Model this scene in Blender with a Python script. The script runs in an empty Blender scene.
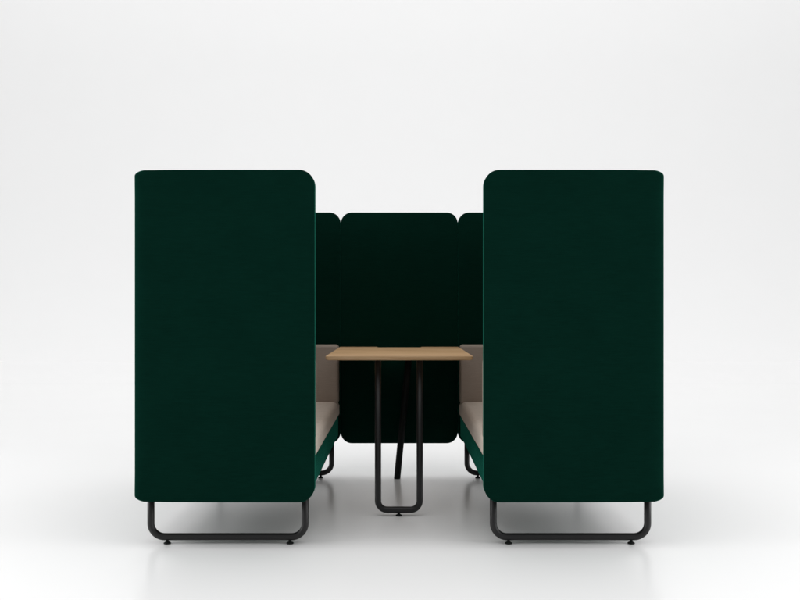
import bpy, bmesh, math, random
from mathutils import Vector
R = math.radians
random.seed(4)
S = bpy.context.scene
C = S.collection
PI = math.pi

# ------------------------------------------------------------------ node helpers
def mat(name):
    m = bpy.data.materials.new(name); m.use_nodes = True
    nt = m.node_tree; b = nt.nodes['Principled BSDF']
    return m, nt, b
def N(nt, t, **k):
    n = nt.nodes.new(t)
    for a, v in k.items():
        if a in n.inputs.keys(): n.inputs[a].default_value = v
        else: setattr(n, a, v)
    return n
def L(nt, a, b): nt.links.new(a, b)
def ramp(nt, fac, stops):
    r = N(nt, 'ShaderNodeValToRGB'); e = r.color_ramp.elements
    e[0].position, e[0].color = stops[0][0], (*stops[0][1], 1)
    e[1].position, e[1].color = stops[-1][0], (*stops[-1][1], 1)
    for p, c in stops[1:-1]:
        x = e.new(p); x.color = (*c, 1)
    L(nt, fac, r.inputs[0]); return r

def fabric(name, base, var, sheen, bump=.25, weave=1500.0, sheen_tint=(1, 1, 1), rough=.85, spec=.25):
    """woven wool: crossing threads + yarn noise + slow blotches"""
    m, nt, b = mat(name)
    tc = N(nt, 'ShaderNodeTexCoord')
    slow = N(nt, 'ShaderNodeTexNoise', Scale=5.0, Detail=3.0)
    L(nt, tc.outputs['Object'], slow.inputs['Vector'])
    mp = N(nt, 'ShaderNodeMapping'); mp.inputs['Scale'].default_value = (22, 22, 330)
    L(nt, tc.outputs['Object'], mp.inputs[0])
    weft = N(nt, 'ShaderNodeTexNoise', Scale=1.0, Detail=3.0)
    L(nt, mp.outputs[0], weft.inputs['Vector'])
    fine = N(nt, 'ShaderNodeTexNoise', Scale=420.0, Detail=2.0)
    L(nt, tc.outputs['Object'], fine.inputs['Vector'])
    a = N(nt, 'ShaderNodeMix', data_type='FLOAT'); a.inputs[0].default_value = .68
    L(nt, slow.outputs[0], a.inputs[2]); L(nt, weft.outputs[0], a.inputs[3])
    a2 = N(nt, 'ShaderNodeMix', data_type='FLOAT'); a2.inputs[0].default_value = .4
    L(nt, a.outputs[0], a2.inputs[2]); L(nt, fine.outputs[0], a2.inputs[3])
    lo = tuple(c*(1-var) for c in base); hi = tuple(c*(1+var) for c in base)
    r = ramp(nt, a2.outputs[0], [(.36, lo), (.64, hi)])
    L(nt, r.outputs[0], b.inputs['Base Color'])
    # crossing threads for the relief
    sep = N(nt, 'ShaderNodeSeparateXYZ'); L(nt, tc.outputs['Object'], sep.inputs[0])
    def thread(x, y):
        ad = N(nt, 'ShaderNodeMath', operation='ADD'); L(nt, x, ad.inputs[0]); L(nt, y, ad.inputs[1])
        mu = N(nt, 'ShaderNodeMath', operation='MULTIPLY'); L(nt, ad.outputs[0], mu.inputs[0]); mu.inputs[1].default_value = weave
        s = N(nt, 'ShaderNodeMath', operation='SINE'); L(nt, mu.outputs[0], s.inputs[0]); return s
    t1 = thread(sep.outputs[0], sep.outputs[1])
    t2 = thread(sep.outputs[2], sep.outputs[1])
    tm = N(nt, 'ShaderNodeMath', operation='MULTIPLY'); L(nt, t1.outputs[0], tm.inputs[0]); L(nt, t2.outputs[0], tm.inputs[1])
    ts = N(nt, 'ShaderNodeMath', operation='MULTIPLY_ADD'); L(nt, tm.outputs[0], ts.inputs[0]); ts.inputs[1].default_value = .3
    L(nt, fine.outputs[0], ts.inputs[2])
    bp = N(nt, 'ShaderNodeBump', Strength=bump, Distance=.0012); L(nt, ts.outputs[0], bp.inputs['Height'])
    bl = N(nt, 'ShaderNodeBump', Strength=.18, Distance=.006); L(nt, slow.outputs[0], bl.inputs['Height'])
    L(nt, bp.outputs[0], bl.inputs['Normal'])
    L(nt, bl.outputs[0], b.inputs['Normal'])
    b.inputs['Roughness'].default_value = rough
    b.inputs['Specular IOR Level'].default_value = spec
    b.inputs['Sheen Weight'].default_value = sheen
    b.inputs['Sheen Roughness'].default_value = .3
    b.inputs['Sheen Tint'].default_value = (*sheen_tint, 1)
    return m

GREEN = fabric('bottle_green_wool', (.0019, .0163, .0110), .20, .34, sheen_tint=(.06, .60, .42), spec=.0)
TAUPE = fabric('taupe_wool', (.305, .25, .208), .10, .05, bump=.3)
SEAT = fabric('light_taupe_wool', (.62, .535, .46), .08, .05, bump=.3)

def make_metal():
    m, nt, b = mat('black_powder_coat')
    tc = N(nt, 'ShaderNodeTexCoord')
    n = N(nt, 'ShaderNodeTexNoise', Scale=900.0, Detail=2.0); L(nt, tc.outputs['Object'], n.inputs['Vector'])
    bp = N(nt, 'ShaderNodeBump', Strength=.12, Distance=.0006); L(nt, n.outputs[0], bp.inputs['Height']); L(nt, bp.outputs[0], b.inputs['Normal'])
    r = ramp(nt, n.outputs[0], [(.3, (.0075, .0075, .0078)), (.7, (.0115, .0115, .012))]); L(nt, r.outputs[0], b.inputs['Base Color'])
    b.inputs['Roughness'].default_value = .42
    b.inputs['Specular IOR Level'].default_value = .35
    return m
METAL = make_metal()
def make_rubber():
    m, nt, b = mat('black_plastic_glide')
    tc = N(nt, 'ShaderNodeTexCoord')
    n = N(nt, 'ShaderNodeTexNoise', Scale=300.0); L(nt, tc.outputs['Object'], n.inputs['Vector'])
    r = ramp(nt, n.outputs[0], [(.3, (.0035, .0045, .0042)), (.7, (.005, .0065, .006))]); L(nt, r.outputs[0], b.inputs['Base Color'])
    b.inputs['Roughness'].default_value = .6; b.inputs['Specular IOR Level'].default_value = .15; return m
RUBBER = make_rubber()
def make_oak(name, tint):
    m, nt, b = mat(name)
    tc = N(nt, 'ShaderNodeTexCoord')
    mp = N(nt, 'ShaderNodeMapping'); mp.inputs['Scale'].default_value = (1.6, 26, 26); L(nt, tc.outputs['Object'], mp.inputs[0])
    n = N(nt, 'ShaderNodeTexNoise', Scale=1.0, Detail=6.0, Roughness=.6, Distortion=.5); L(nt, mp.outputs[0], n.inputs['Vector'])
    mp2 = N(nt, 'ShaderNodeMapping'); mp2.inputs['Scale'].default_value = (12, 520, 520); L(nt, tc.outputs['Object'], mp2.inputs[0])
    n2 = N(nt, 'ShaderNodeTexNoise', Scale=1.0, Detail=3.0); L(nt, mp2.outputs[0], n2.inputs['Vector'])
    mx = N(nt, 'ShaderNodeMix', data_type='FLOAT'); mx.inputs[0].default_value = .3
    L(nt, n.outputs[0], mx.inputs[2]); L(nt, n2.outputs[0], mx.inputs[3])
    t = tint
    r = ramp(nt, mx.outputs[0], [(.33, (.30*t, .165*t, .072*t)), (.44, (.51*t, .315*t, .155*t)), (.54, (.60*t, .385*t, .203*t)), (.66, (.70*t, .48*t, .285*t))])
    L(nt, r.outputs[0], b.inputs['Base Color'])
    bp = N(nt, 'ShaderNodeBump', Strength=.1, Distance=.0005); L(nt, n2.outputs[0], bp.inputs['Height']); L(nt, bp.outputs[0], b.inputs['Normal'])
    b.inputs['Roughness'].default_value = .5; b.inputs['Specular IOR Level'].default_value = .3
    return m
OAK = make_oak('light_oak', 1.0)
OAK_EDGE = make_oak('light_oak_edge', .82)
def make_floor(name, rough, spec):
    m, nt, b = mat(name)
    tc = N(nt, 'ShaderNodeTexCoord')
    n = N(nt, 'ShaderNodeTexNoise', Scale=1.3, Detail=4.0); L(nt, tc.outputs['Object'], n.inputs['Vector'])
    r = ramp(nt, n.outputs[0], [(.3, (.862, .862, .862)), (.7, (.867, .867, .867))]); L(nt, r.outputs[0], b.inputs['Base Color'])
    rr = N(nt, 'ShaderNodeMapRange'); rr.inputs['To Min'].default_value = rough-.004; rr.inputs['To Max'].default_value = rough+.004
    L(nt, n.outputs[0], rr.inputs[0]); L(nt, rr.outputs[0], b.inputs['Roughness'])
    b.inputs['Specular IOR Level'].default_value = spec
    return m
FLOOR = make_floor('white_studio_floor', .25, .22)

# ------------------------------------------------------------------ objects
def link(name, bm, m, parent=None, smooth=True):
    me = bpy.data.meshes.new(name)
    bmesh.ops.recalc_face_normals(bm, faces=bm.faces[:])
    bm.to_mesh(me); bm.free()
    if smooth:
        for p in me.polygons: p.use_smooth = True
    for x in (m if isinstance(m, (list, tuple)) else [m]): me.materials.append(x)
    o = bpy.data.objects.new(name, me); C.objects.link(o)
    if parent: o.parent = parent
    return o
def thing(name, label, cat, loc, group=None):
    o = bpy.data.objects.new(name, None); o.empty_display_size = .1
    C.objects.link(o); o.location = loc; o['label'] = label; o['category'] = cat
    if group: o['group'] = group
    return o

def rounded_outline(x0, x1, z0, z1, rads, n=12, straight=False):
    """rads = (r at x0z0, x1z0, x1z1, x0z1); returns [(p, inward normal)]"""
    out = []
    cs = [(x0, z0, 1, 1, PI), (x1, z0, -1, 1, 1.5*PI), (x1, z1, -1, -1, 0), (x0, z1, 1, -1, .5*PI)]
    for (cx, cz, sx, sz, a0), r in zip(cs, rads):
        rx, rz = r if isinstance(r, tuple) else (r, r)
        ox, oz = cx + sx*rx, cz + sz*rz
        for k in range(n+1):
            a = a0 + (PI/2)*k/n
            out.append((Vector((ox + rx*math.cos(a), oz + rz*math.sin(a))), Vector((-math.cos(a), -math.sin(a)))))
    if not straight: return out
    full = []                                  # extra points on the straight runs, denser near the corners
    for i, (p, nn) in enumerate(out):
        full.append((p, nn))
        q, qn = out[(i+1) % len(out)]
        if (q-p).length > .15:
            Lr = (q-p).length
            ts = [d/Lr for d in (.012, .026, .042, .060, .080, .11)]
            ts = ts + [.5] + [1-t for t in reversed(ts)]
            full += [(p.lerp(q, t), qn.copy()) for t in ts]
    return full

def slab(axis, lo, hi, outline, edge, crown=0.0, K=7, face=0):
    """A slab whose outline lies in the plane across `axis`, edges rounded by edge(p, normal) on both faces.
    axis 'Y': outline (x,z); axis 'X': outline (y,z); axis 'Z': outline (x,y)"""
    def V3(p, t):
        if axis == 'Y': return (p.x, t, p.y)
        if axis == 'X': return (t, p.x, p.y)
        return (p.x, p.y, t)
    bm = bmesh.new(); T = hi-lo
    rings = []
    def ring(side, a):
        vs = []
        for p, nrm in outline:
            e = edge(p, nrm)
            if isinstance(e, tuple): e, ed = (e[0], e[1]) if side == face else (.006, .006)
            else: ed = min(e, T/2*.98)
            q = p + nrm*e*(1-math.sin(a))
            d = ed*(1-math.cos(a))
            # a = 90deg at the outline itself -> depth ed ; a = 0 on the flat face
            d = ed*(1-math.cos(a))
            vs.append(bm.verts.new(V3(q, lo+d if side == 0 else hi-d)))
        return vs
    for k in range(K+1): rings.append(ring(0, (PI/2)*k/K))
    for k in range(K, -1, -1): rings.append(ring(1, (PI/2)*k/K))
    n = len(outline)
    for A, B in zip(rings, rings[1:]):
        for i in range(n):
            j = (i+1) % n
            bm.faces.new((A[i], A[j], B[j], B[i]))
    # caps: fan with a few inner rings so a soft crown can be given
    for side, rg in ((0, rings[0]), (1, rings[-1])):
        cx = sum((v.co for v in rg), Vector())/n
        prev = rg
        for f in (.94, .85, .7, .5, .25):
            cr = crown*(1-f**4)
            cur = []
            for v in rg:
                c = cx + (v.co-cx)*f
                if axis == 'Y': c.y += -cr if side == 0 else cr
                elif axis == 'X': c.x += -cr if side == 0 else cr
                else: c.z += -cr if side == 0 else cr
                cur.append(bm.verts.new(c))
            for i in range(n):
                j = (i+1) % n
                bm.faces.new((prev[i], prev[j], cur[j], cur[i]))
            prev = cur
        bm.faces.new(prev)
    bmesh.ops.remove_doubles(bm, verts=bm.verts[:], dist=1e-6)
    return bm

def tube_path(pts, r, seg=20, closed=False, caps=True):
    bm = bmesh.new(); rings = []
    n = len(pts)
    for i, p in enumerate(pts):
        a = pts[max(i-1, 0)]; b = pts[min(i+1, n-1)]
        t = (b-a).normalized()
        u = Vector((0, 1, 0)) if abs(t.y) < .9 else Vector((1, 0, 0))
        u = (u - t*u.dot(t)).normalized(); w = t.cross(u)
        rings.append([bm.verts.new(p + u*r*math.cos(2*PI*k/seg) + w*r*math.sin(2*PI*k/seg)) for k in range(seg)])
    for A, B in zip(rings, rings[1:]):
        for i in range(seg):
            j = (i+1) % seg; bm.faces.new((A[i], A[j], B[j], B[i]))
    bm.faces.new(rings[0][::-1]); bm.faces.new(rings[-1])
    return bm

def sled(x0, x1, y, zbot, ztop, r, R_, n=14):
    """U-shaped tube in the XZ plane: centre lines x0,x1, lower bar zbot"""
    P = [Vector((x0, y, ztop)), Vector((x0, y, zbot+R_+.01))]
    for k in range(n+1):
        a = PI + (PI/2)*k/n; P.append(Vector((x0+R_+R_*math.cos(a), y, zbot+R_+R_*math.sin(a))))
    for k in range(n+1):
        a = 1.5*PI + (PI/2)*k/n; P.append(Vector((x1-R_+R_*math.cos(a), y, zbot+R_+R_*math.sin(a))))
    P += [Vector((x1, y, zbot+R_+.01)), Vector((x1, y, ztop))]
    return tube_path(P, r)

def lathe(cx, cy, prof, seg=24):
    bm = bmesh.new(); rings = []
    for rr, z in prof:
        rings.append([bm.verts.new((cx+rr*math.cos(2*PI*k/seg), cy+rr*math.sin(2*PI*k/seg), z)) for k in range(seg)])
    for A, B in zip(rings, rings[1:]):
        for i in range(seg):
            j = (i+1) % seg; bm.faces.new((A[i], A[j], B[j], B[i]))
    bm.faces.new(rings[0][::-1]); bm.faces.new(rings[-1])
    return bm
def glide(cx, cy, zbar, parent, w=.0150):
    return link('glide', lathe(cx, cy, [(w-.001, .0005), (w, .002), (w, .0045), (w*.72, .0075), (w*.42, .0095), (w*.42, zbar+.004)]), RUBBER, parent)

# ------------------------------------------------------------------ dimensions (metres)
XI, XO = .339, 1.066          # inner / outer edge of an end panel, from the centre line
ZB, ZT = .190, 1.523          # bottom / top of all panels
T = .050
YF = 1.545                    # inner face of the far end panels
DEPTH = YF + T

def build_sofa(sgn, label):
    """sgn -1 = the left sofa (its back on the left), +1 = its mirror image"""
    root = thing('high_back_sofa', label, 'sofa', (sgn*(XI+XO)/2, DEPTH/2, 0), 'facing high back sofas')
    ox, oy = root.location.x, root.location.y
    def X(a): return sgn*a
    def mk(name, bm, m, parent=root, local=True):
        o = link(name, bm, m, parent)
        return o
    def fin(bm):
        # mirror the geometry into place, then into the root's own space
        for v in bm.verts: v.co = Vector((sgn*v.co.x - ox, v.co.y - oy, v.co.z))
        return bm
    RI, ROUT = .064, .025
    # end panels: outline in x,z ; big radius on the open side, small radius on the back side
    def panel_edge(p, n):
        # (width, depth) of the rounding: tight on the open side, a broad soft wrap onto the back panel
        sm = lambda t: (lambda u: u*u*(3-2*u))(max(0.0, min(1.0, t)))
        near = sm((p.x-(XO-.20))/.18)
        e = .006 + .020*min(1.0, max(0.0, -n.x)/.7); d = .006 + .022*near
        if n.x < -.98:
            e += .028*sm(min(p.y-(ZB+ROUT), (ZT-ROUT)-p.y)/.10)
        return e, d
    ol = rounded_outline(XI, XO, ZB, ZT, (RI, (.042, ROUT), (.042, ROUT), RI), n=16, straight=True)
    mk('end_panel', fin(slab('Y', 0.0, T, ol, panel_edge)), GREEN)
    mk('end_panel', fin(slab('Y', YF, YF+T, ol, panel_edge, face=1)), GREEN)
    # back panel between the two
    ol = rounded_outline(T-.004, YF+.004, ZB+.003, ZT-.003, (.004,)*4, 3)
    mk('back_panel', fin(slab('X', XO-T-.004, XO-.004, ol, lambda p, n: .003)), GREEN)
    # seat rail / base upholstered in green
    ol = rounded_outline(.352, XO-T-.006, .232, .352, (.008,)*4, 4)
    mk('seat_base', fin(slab('Y', T+.001, YF-.001, ol, lambda p, n: .002)), GREEN)
    # seat cushion with soft front edge
    y0, y1 = T+.002, YF-.002
    ol = rounded_outline(.345, XO-T-.010, .353, .440, (.014, .013, .013, .034), 10)
    mk('seat_cushion', fin(slab('Y', y0, y1, ol, lambda p, n: .012)), SEAT)
    # arm pads and back pad lining the shell
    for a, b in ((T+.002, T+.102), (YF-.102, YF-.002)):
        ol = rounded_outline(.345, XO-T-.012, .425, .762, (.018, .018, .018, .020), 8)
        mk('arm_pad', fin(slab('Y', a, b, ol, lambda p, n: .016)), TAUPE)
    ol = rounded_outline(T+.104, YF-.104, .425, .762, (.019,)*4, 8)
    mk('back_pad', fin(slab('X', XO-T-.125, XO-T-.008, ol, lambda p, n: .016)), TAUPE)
    # sled legs
    r = .0145
    for yy in (.096, 1.499):
        leg = mk('leg', fin(sled(.372+r, 1.035-r, yy, .0145+r, .2335, r, .056)), METAL)
        for gx in (.449, .953):
            g = glide(sgn*gx-ox, yy-oy, .0145, leg)
    return root
build_sofa(-1, 'dark green high back sofa with black tube legs, left of the oak table')
build_sofa(+1, 'dark green high back sofa with black tube legs, right of the oak table')

# divider screen closing the far end between the sofas
scr = thing('divider_screen', 'dark green upholstered screen panel closing the gap between the two sofas behind the table', 'screen', (0, YF+T/2, 0))
ol = rounded_outline(-XI+.0015, XI-.0015, ZB, ZT, (.064,)*4)
bm = slab('Y', -T/2, T/2, ol, lambda p, n: .007, crown=0)
link('screen_panel', bm, GREEN, scr)
for s in (-1, 1):
    for z in (.55, 1.2):
        bm = bmesh.new(); bmesh.ops.create_cube(bm, size=1)
        for v in bm.verts: v.co = Vector((s*XI + v.co.x*.07, T/2+.0035 + v.co.y*.004, z+v.co.z*.03))
        bmesh.ops.bevel(bm, geom=bm.edges[:], offset=.001, segments=2, affect='EDGES')
        link('connector', bm, METAL, scr, smooth=False)

# ------------------------------------------------------------------ table
TF, TB, TW, TH = .520, 1.533, .340, .748
tab = thing('meeting_table', 'rectangular light oak table on a black tube loop leg between the two green sofas', 'table', (0, (TF+TB)/2, 0))
toy = (TF+TB)/2
def table_outline(inset=0.0):
    pts = []
    rr = .012
    x, y0, y1 = TW-inset, TF+inset-toy, TB-inset-toy
    for cx, cy, a0 in ((-x+rr, y0+rr, PI), (x-rr, y0+rr, 1.5*PI), (x-rr, y1-rr, 0)):
        for k in range(7):
            a = a0+PI/2*k/6; pts.append((cx+rr*math.cos(a), cy+rr*math.sin(a)))
    # cable notch in the rear edge
    nw, nd = .125, .075
    def fil(c, a0, a1, r, n=5):
        return [(c[0]+r*math.cos(a0+(a1-a0)*k/n), c[1]+r*math.sin(a0+(a1-a0)*k/n)) for k in range(n+1)]
    pts += fil((nw+.012, y1-.012), PI/2, PI, .012)
    pts += fil((nw-.02, y1-nd+.02), 0, -PI/2, .02)
    pts += fil((-nw+.02, y1-nd+.02), -PI/2, -PI, .02)
    pts += fil((-nw-.012, y1-.012), 0, PI/2, .012)
    for k in range(7):
        a = PI/2+PI/2*k/6; pts.append((-x+rr+rr*math.cos(a), y1-rr+rr*math.sin(a)))
    return pts
bm = bmesh.new()
P0, P1 = table_outline(0), table_outline(.0015)
Pb = table_outline(.007)
levels = [(Pb, TH-.019), (P0, TH-.011), (P0, TH-.0015), (P1, TH)]
rings = [[bm.verts.new((x, y, z)) for x, y in P] for P, z in levels]
n = len(P0)
for A, B in zip(rings, rings[1:]):
    for i in range(n):
        j = (i+1) % n; f = bm.faces.new((A[i], A[j], B[j], B[i])); f.material_index = 1
bm.faces.new(rings[0][::-1]).material_index = 1
bm.faces.new(rings[-1]).material_index = 0
link('tabletop', bm, [OAK, OAK_EDGE], tab, smooth=False)
r = .0148
fy = .579-toy
leg = link('leg', sled(-.114+r, .110-r, fy, .0145+r, TH-.019, r, .042), METAL, tab)
leg['label'] = 'front loop leg of black tube'
glide(-.002, fy, .0145, leg, .0150)
# slanted rear leg, a flat-cut round bar
by, ty = 1.478-toy, 1.44-toy
A = Vector((-.012, by, 0.0)); B = Vector((.058, ty, TH-.019))
bm = bmesh.new(); seg = 24; rings = []
for t in (0, .004, .25, .5, .75, 1.0):
    c = A.lerp(B, t); rad = .0185*(.94 if t == 0 else 1)
    rings.append([bm.verts.new((c.x+rad*math.cos(2*PI*k/seg), c.y+rad*math.sin(2*PI*k/seg), c.z)) for k in range(seg)])
for a, b in zip(rings, rings[1:]):
    for i in range(seg):
        j = (i+1) % seg; bm.faces.new((a[i], a[j], b[j], b[i]))
bm.faces.new(rings[0][::-1]); bm.faces.new(rings[-1])
leg = link('leg', bm, RUBBER, tab); leg['label'] = 'slanted rear leg of black bar'

# ------------------------------------------------------------------ studio: floor + sweep
bm = bmesh.new()
FYE = 8.0
vs = [bm.verts.new(p) for p in ((-22, -14, 0), (22, -14, 0), (22, FYE, 0), (-22, FYE, 0))]
bm.faces.new(vs)
fl = link('floor', bm, FLOOR, smooth=False); fl['kind'] = 'structure'
bm = bmesh.new(); prev = None; RR = 6.0
prof = [(FYE+RR*math.sin(PI/2*k/48), RR-RR*math.cos(PI/2*k/48)) for k in range(49)] + [(FYE+RR, 16)]
for y, z in prof:
    cur = [bm.verts.new((-22, y, z)), bm.verts.new((22, y, z))]
    if prev: bm.faces.new((prev[0], prev[1], cur[1], cur[0]))
    prev = cur
BACK = make_floor('white_studio_sweep', .25, .22)
_nt = BACK.node_tree; _b = _nt.nodes['Principled BSDF']
_tc = N(_nt, 'ShaderNodeTexCoord'); _sp = N(_nt, 'ShaderNodeSeparateXYZ'); L(_nt, _tc.outputs['Object'], _sp.inputs[0])
for key, a0, a1 in (('Roughness', .25, .9), ('Specular IOR Level', .22, .0)):      # the paper loses its sheen as it climbs
    _m = N(_nt, 'ShaderNodeMapRange', interpolation_type='SMOOTHSTEP'); L(_nt, _sp.outputs[2], _m.inputs[0])
    for k, v in (('From Min', 0.0), ('From Max', 1.6), ('To Min', a0), ('To Max', a1)): _m.inputs[k].default_value = v
    L(_nt, _m.outputs[0], _b.inputs[key])
bd = link('backdrop', bm, BACK); bd['kind'] = 'structure'

# ------------------------------------------------------------------ light
w = bpy.data.worlds.new('World'); S.world = w; w.use_nodes = True
nt = w.node_tree; bg = nt.nodes['Background']
bg.inputs[0].default_value = (.998, .998, 1, 1)
# studio dome: bright above and behind, dimmer on the camera side
tc = N(nt, 'ShaderNodeTexCoord'); sp = N(nt, 'ShaderNodeSeparateXYZ'); L(nt, tc.outputs['Generated'], sp.inputs[0])
front = N(nt, 'ShaderNodeMapRange', interpolation_type='SMOOTHSTEP'); L(nt, sp.outputs[1], front.inputs[0])
for k, v in (('From Min', -.95), ('From Max', .1), ('To Min', .42), ('To Max', 1.0)): front.inputs[k].default_value = v
up = N(nt, 'ShaderNodeMapRange', interpolation_type='SMOOTHSTEP'); L(nt, sp.outputs[2], up.inputs[0])
for k, v in (('From Min', .1), ('From Max', .95), ('To Min', .98), ('To Max', 1.22)): up.inputs[k].default_value = v
mu = N(nt, 'ShaderNodeMath', operation='MULTIPLY'); L(nt, front.outputs[0], mu.inputs[0]); L(nt, up.outputs[0], mu.inputs[1])
L(nt, mu.outputs[0], bg.inputs[1])

def area(name, loc, tgt, sx, sy, power, col=(1, 1, 1)):
    l = bpy.data.lights.new(name, 'AREA'); l.shape = 'RECTANGLE'; l.size = sx; l.size_y = sy; l.energy = power; l.color = col
    o = bpy.data.objects.new(name, l); C.objects.link(o); o.location = loc
    o.rotation_euler = (Vector(tgt)-Vector(loc)).to_track_quat('-Z', 'Y').to_euler()
    return o

area('overhead_softbox', (0, -1.3, 5.0), (0, -1.0, 0), 5.0, 2.2, 38)
area('backdrop_softbox', (0, 3.0, 11.0), (0, 14, 10.5), 30.0, 3.0, 990)
for s_ in (-1, 1):
    area('side_softbox', (s_*5.0, -.9, 1.5), (s_*1.0, .1, .9), 2.6, 2.2, 104)

# ------------------------------------------------------------------ camera
cam = bpy.data.cameras.new('camera'); co = bpy.data.objects.new('camera', cam); C.objects.link(co)
co.location = (0, -3.5, .963); co.rotation_euler = (R(90), 0, 0)
cam.lens = 39.375; cam.sensor_width = 36; cam.shift_x = .0009; cam.shift_y = .01175
cam.clip_end = 200
S.camera = co
S.render.resolution_x = 1024; S.render.resolution_y = 768
S.view_settings.view_transform = 'Standard'; S.view_settings.look = 'None'; S.view_settings.exposure = 0
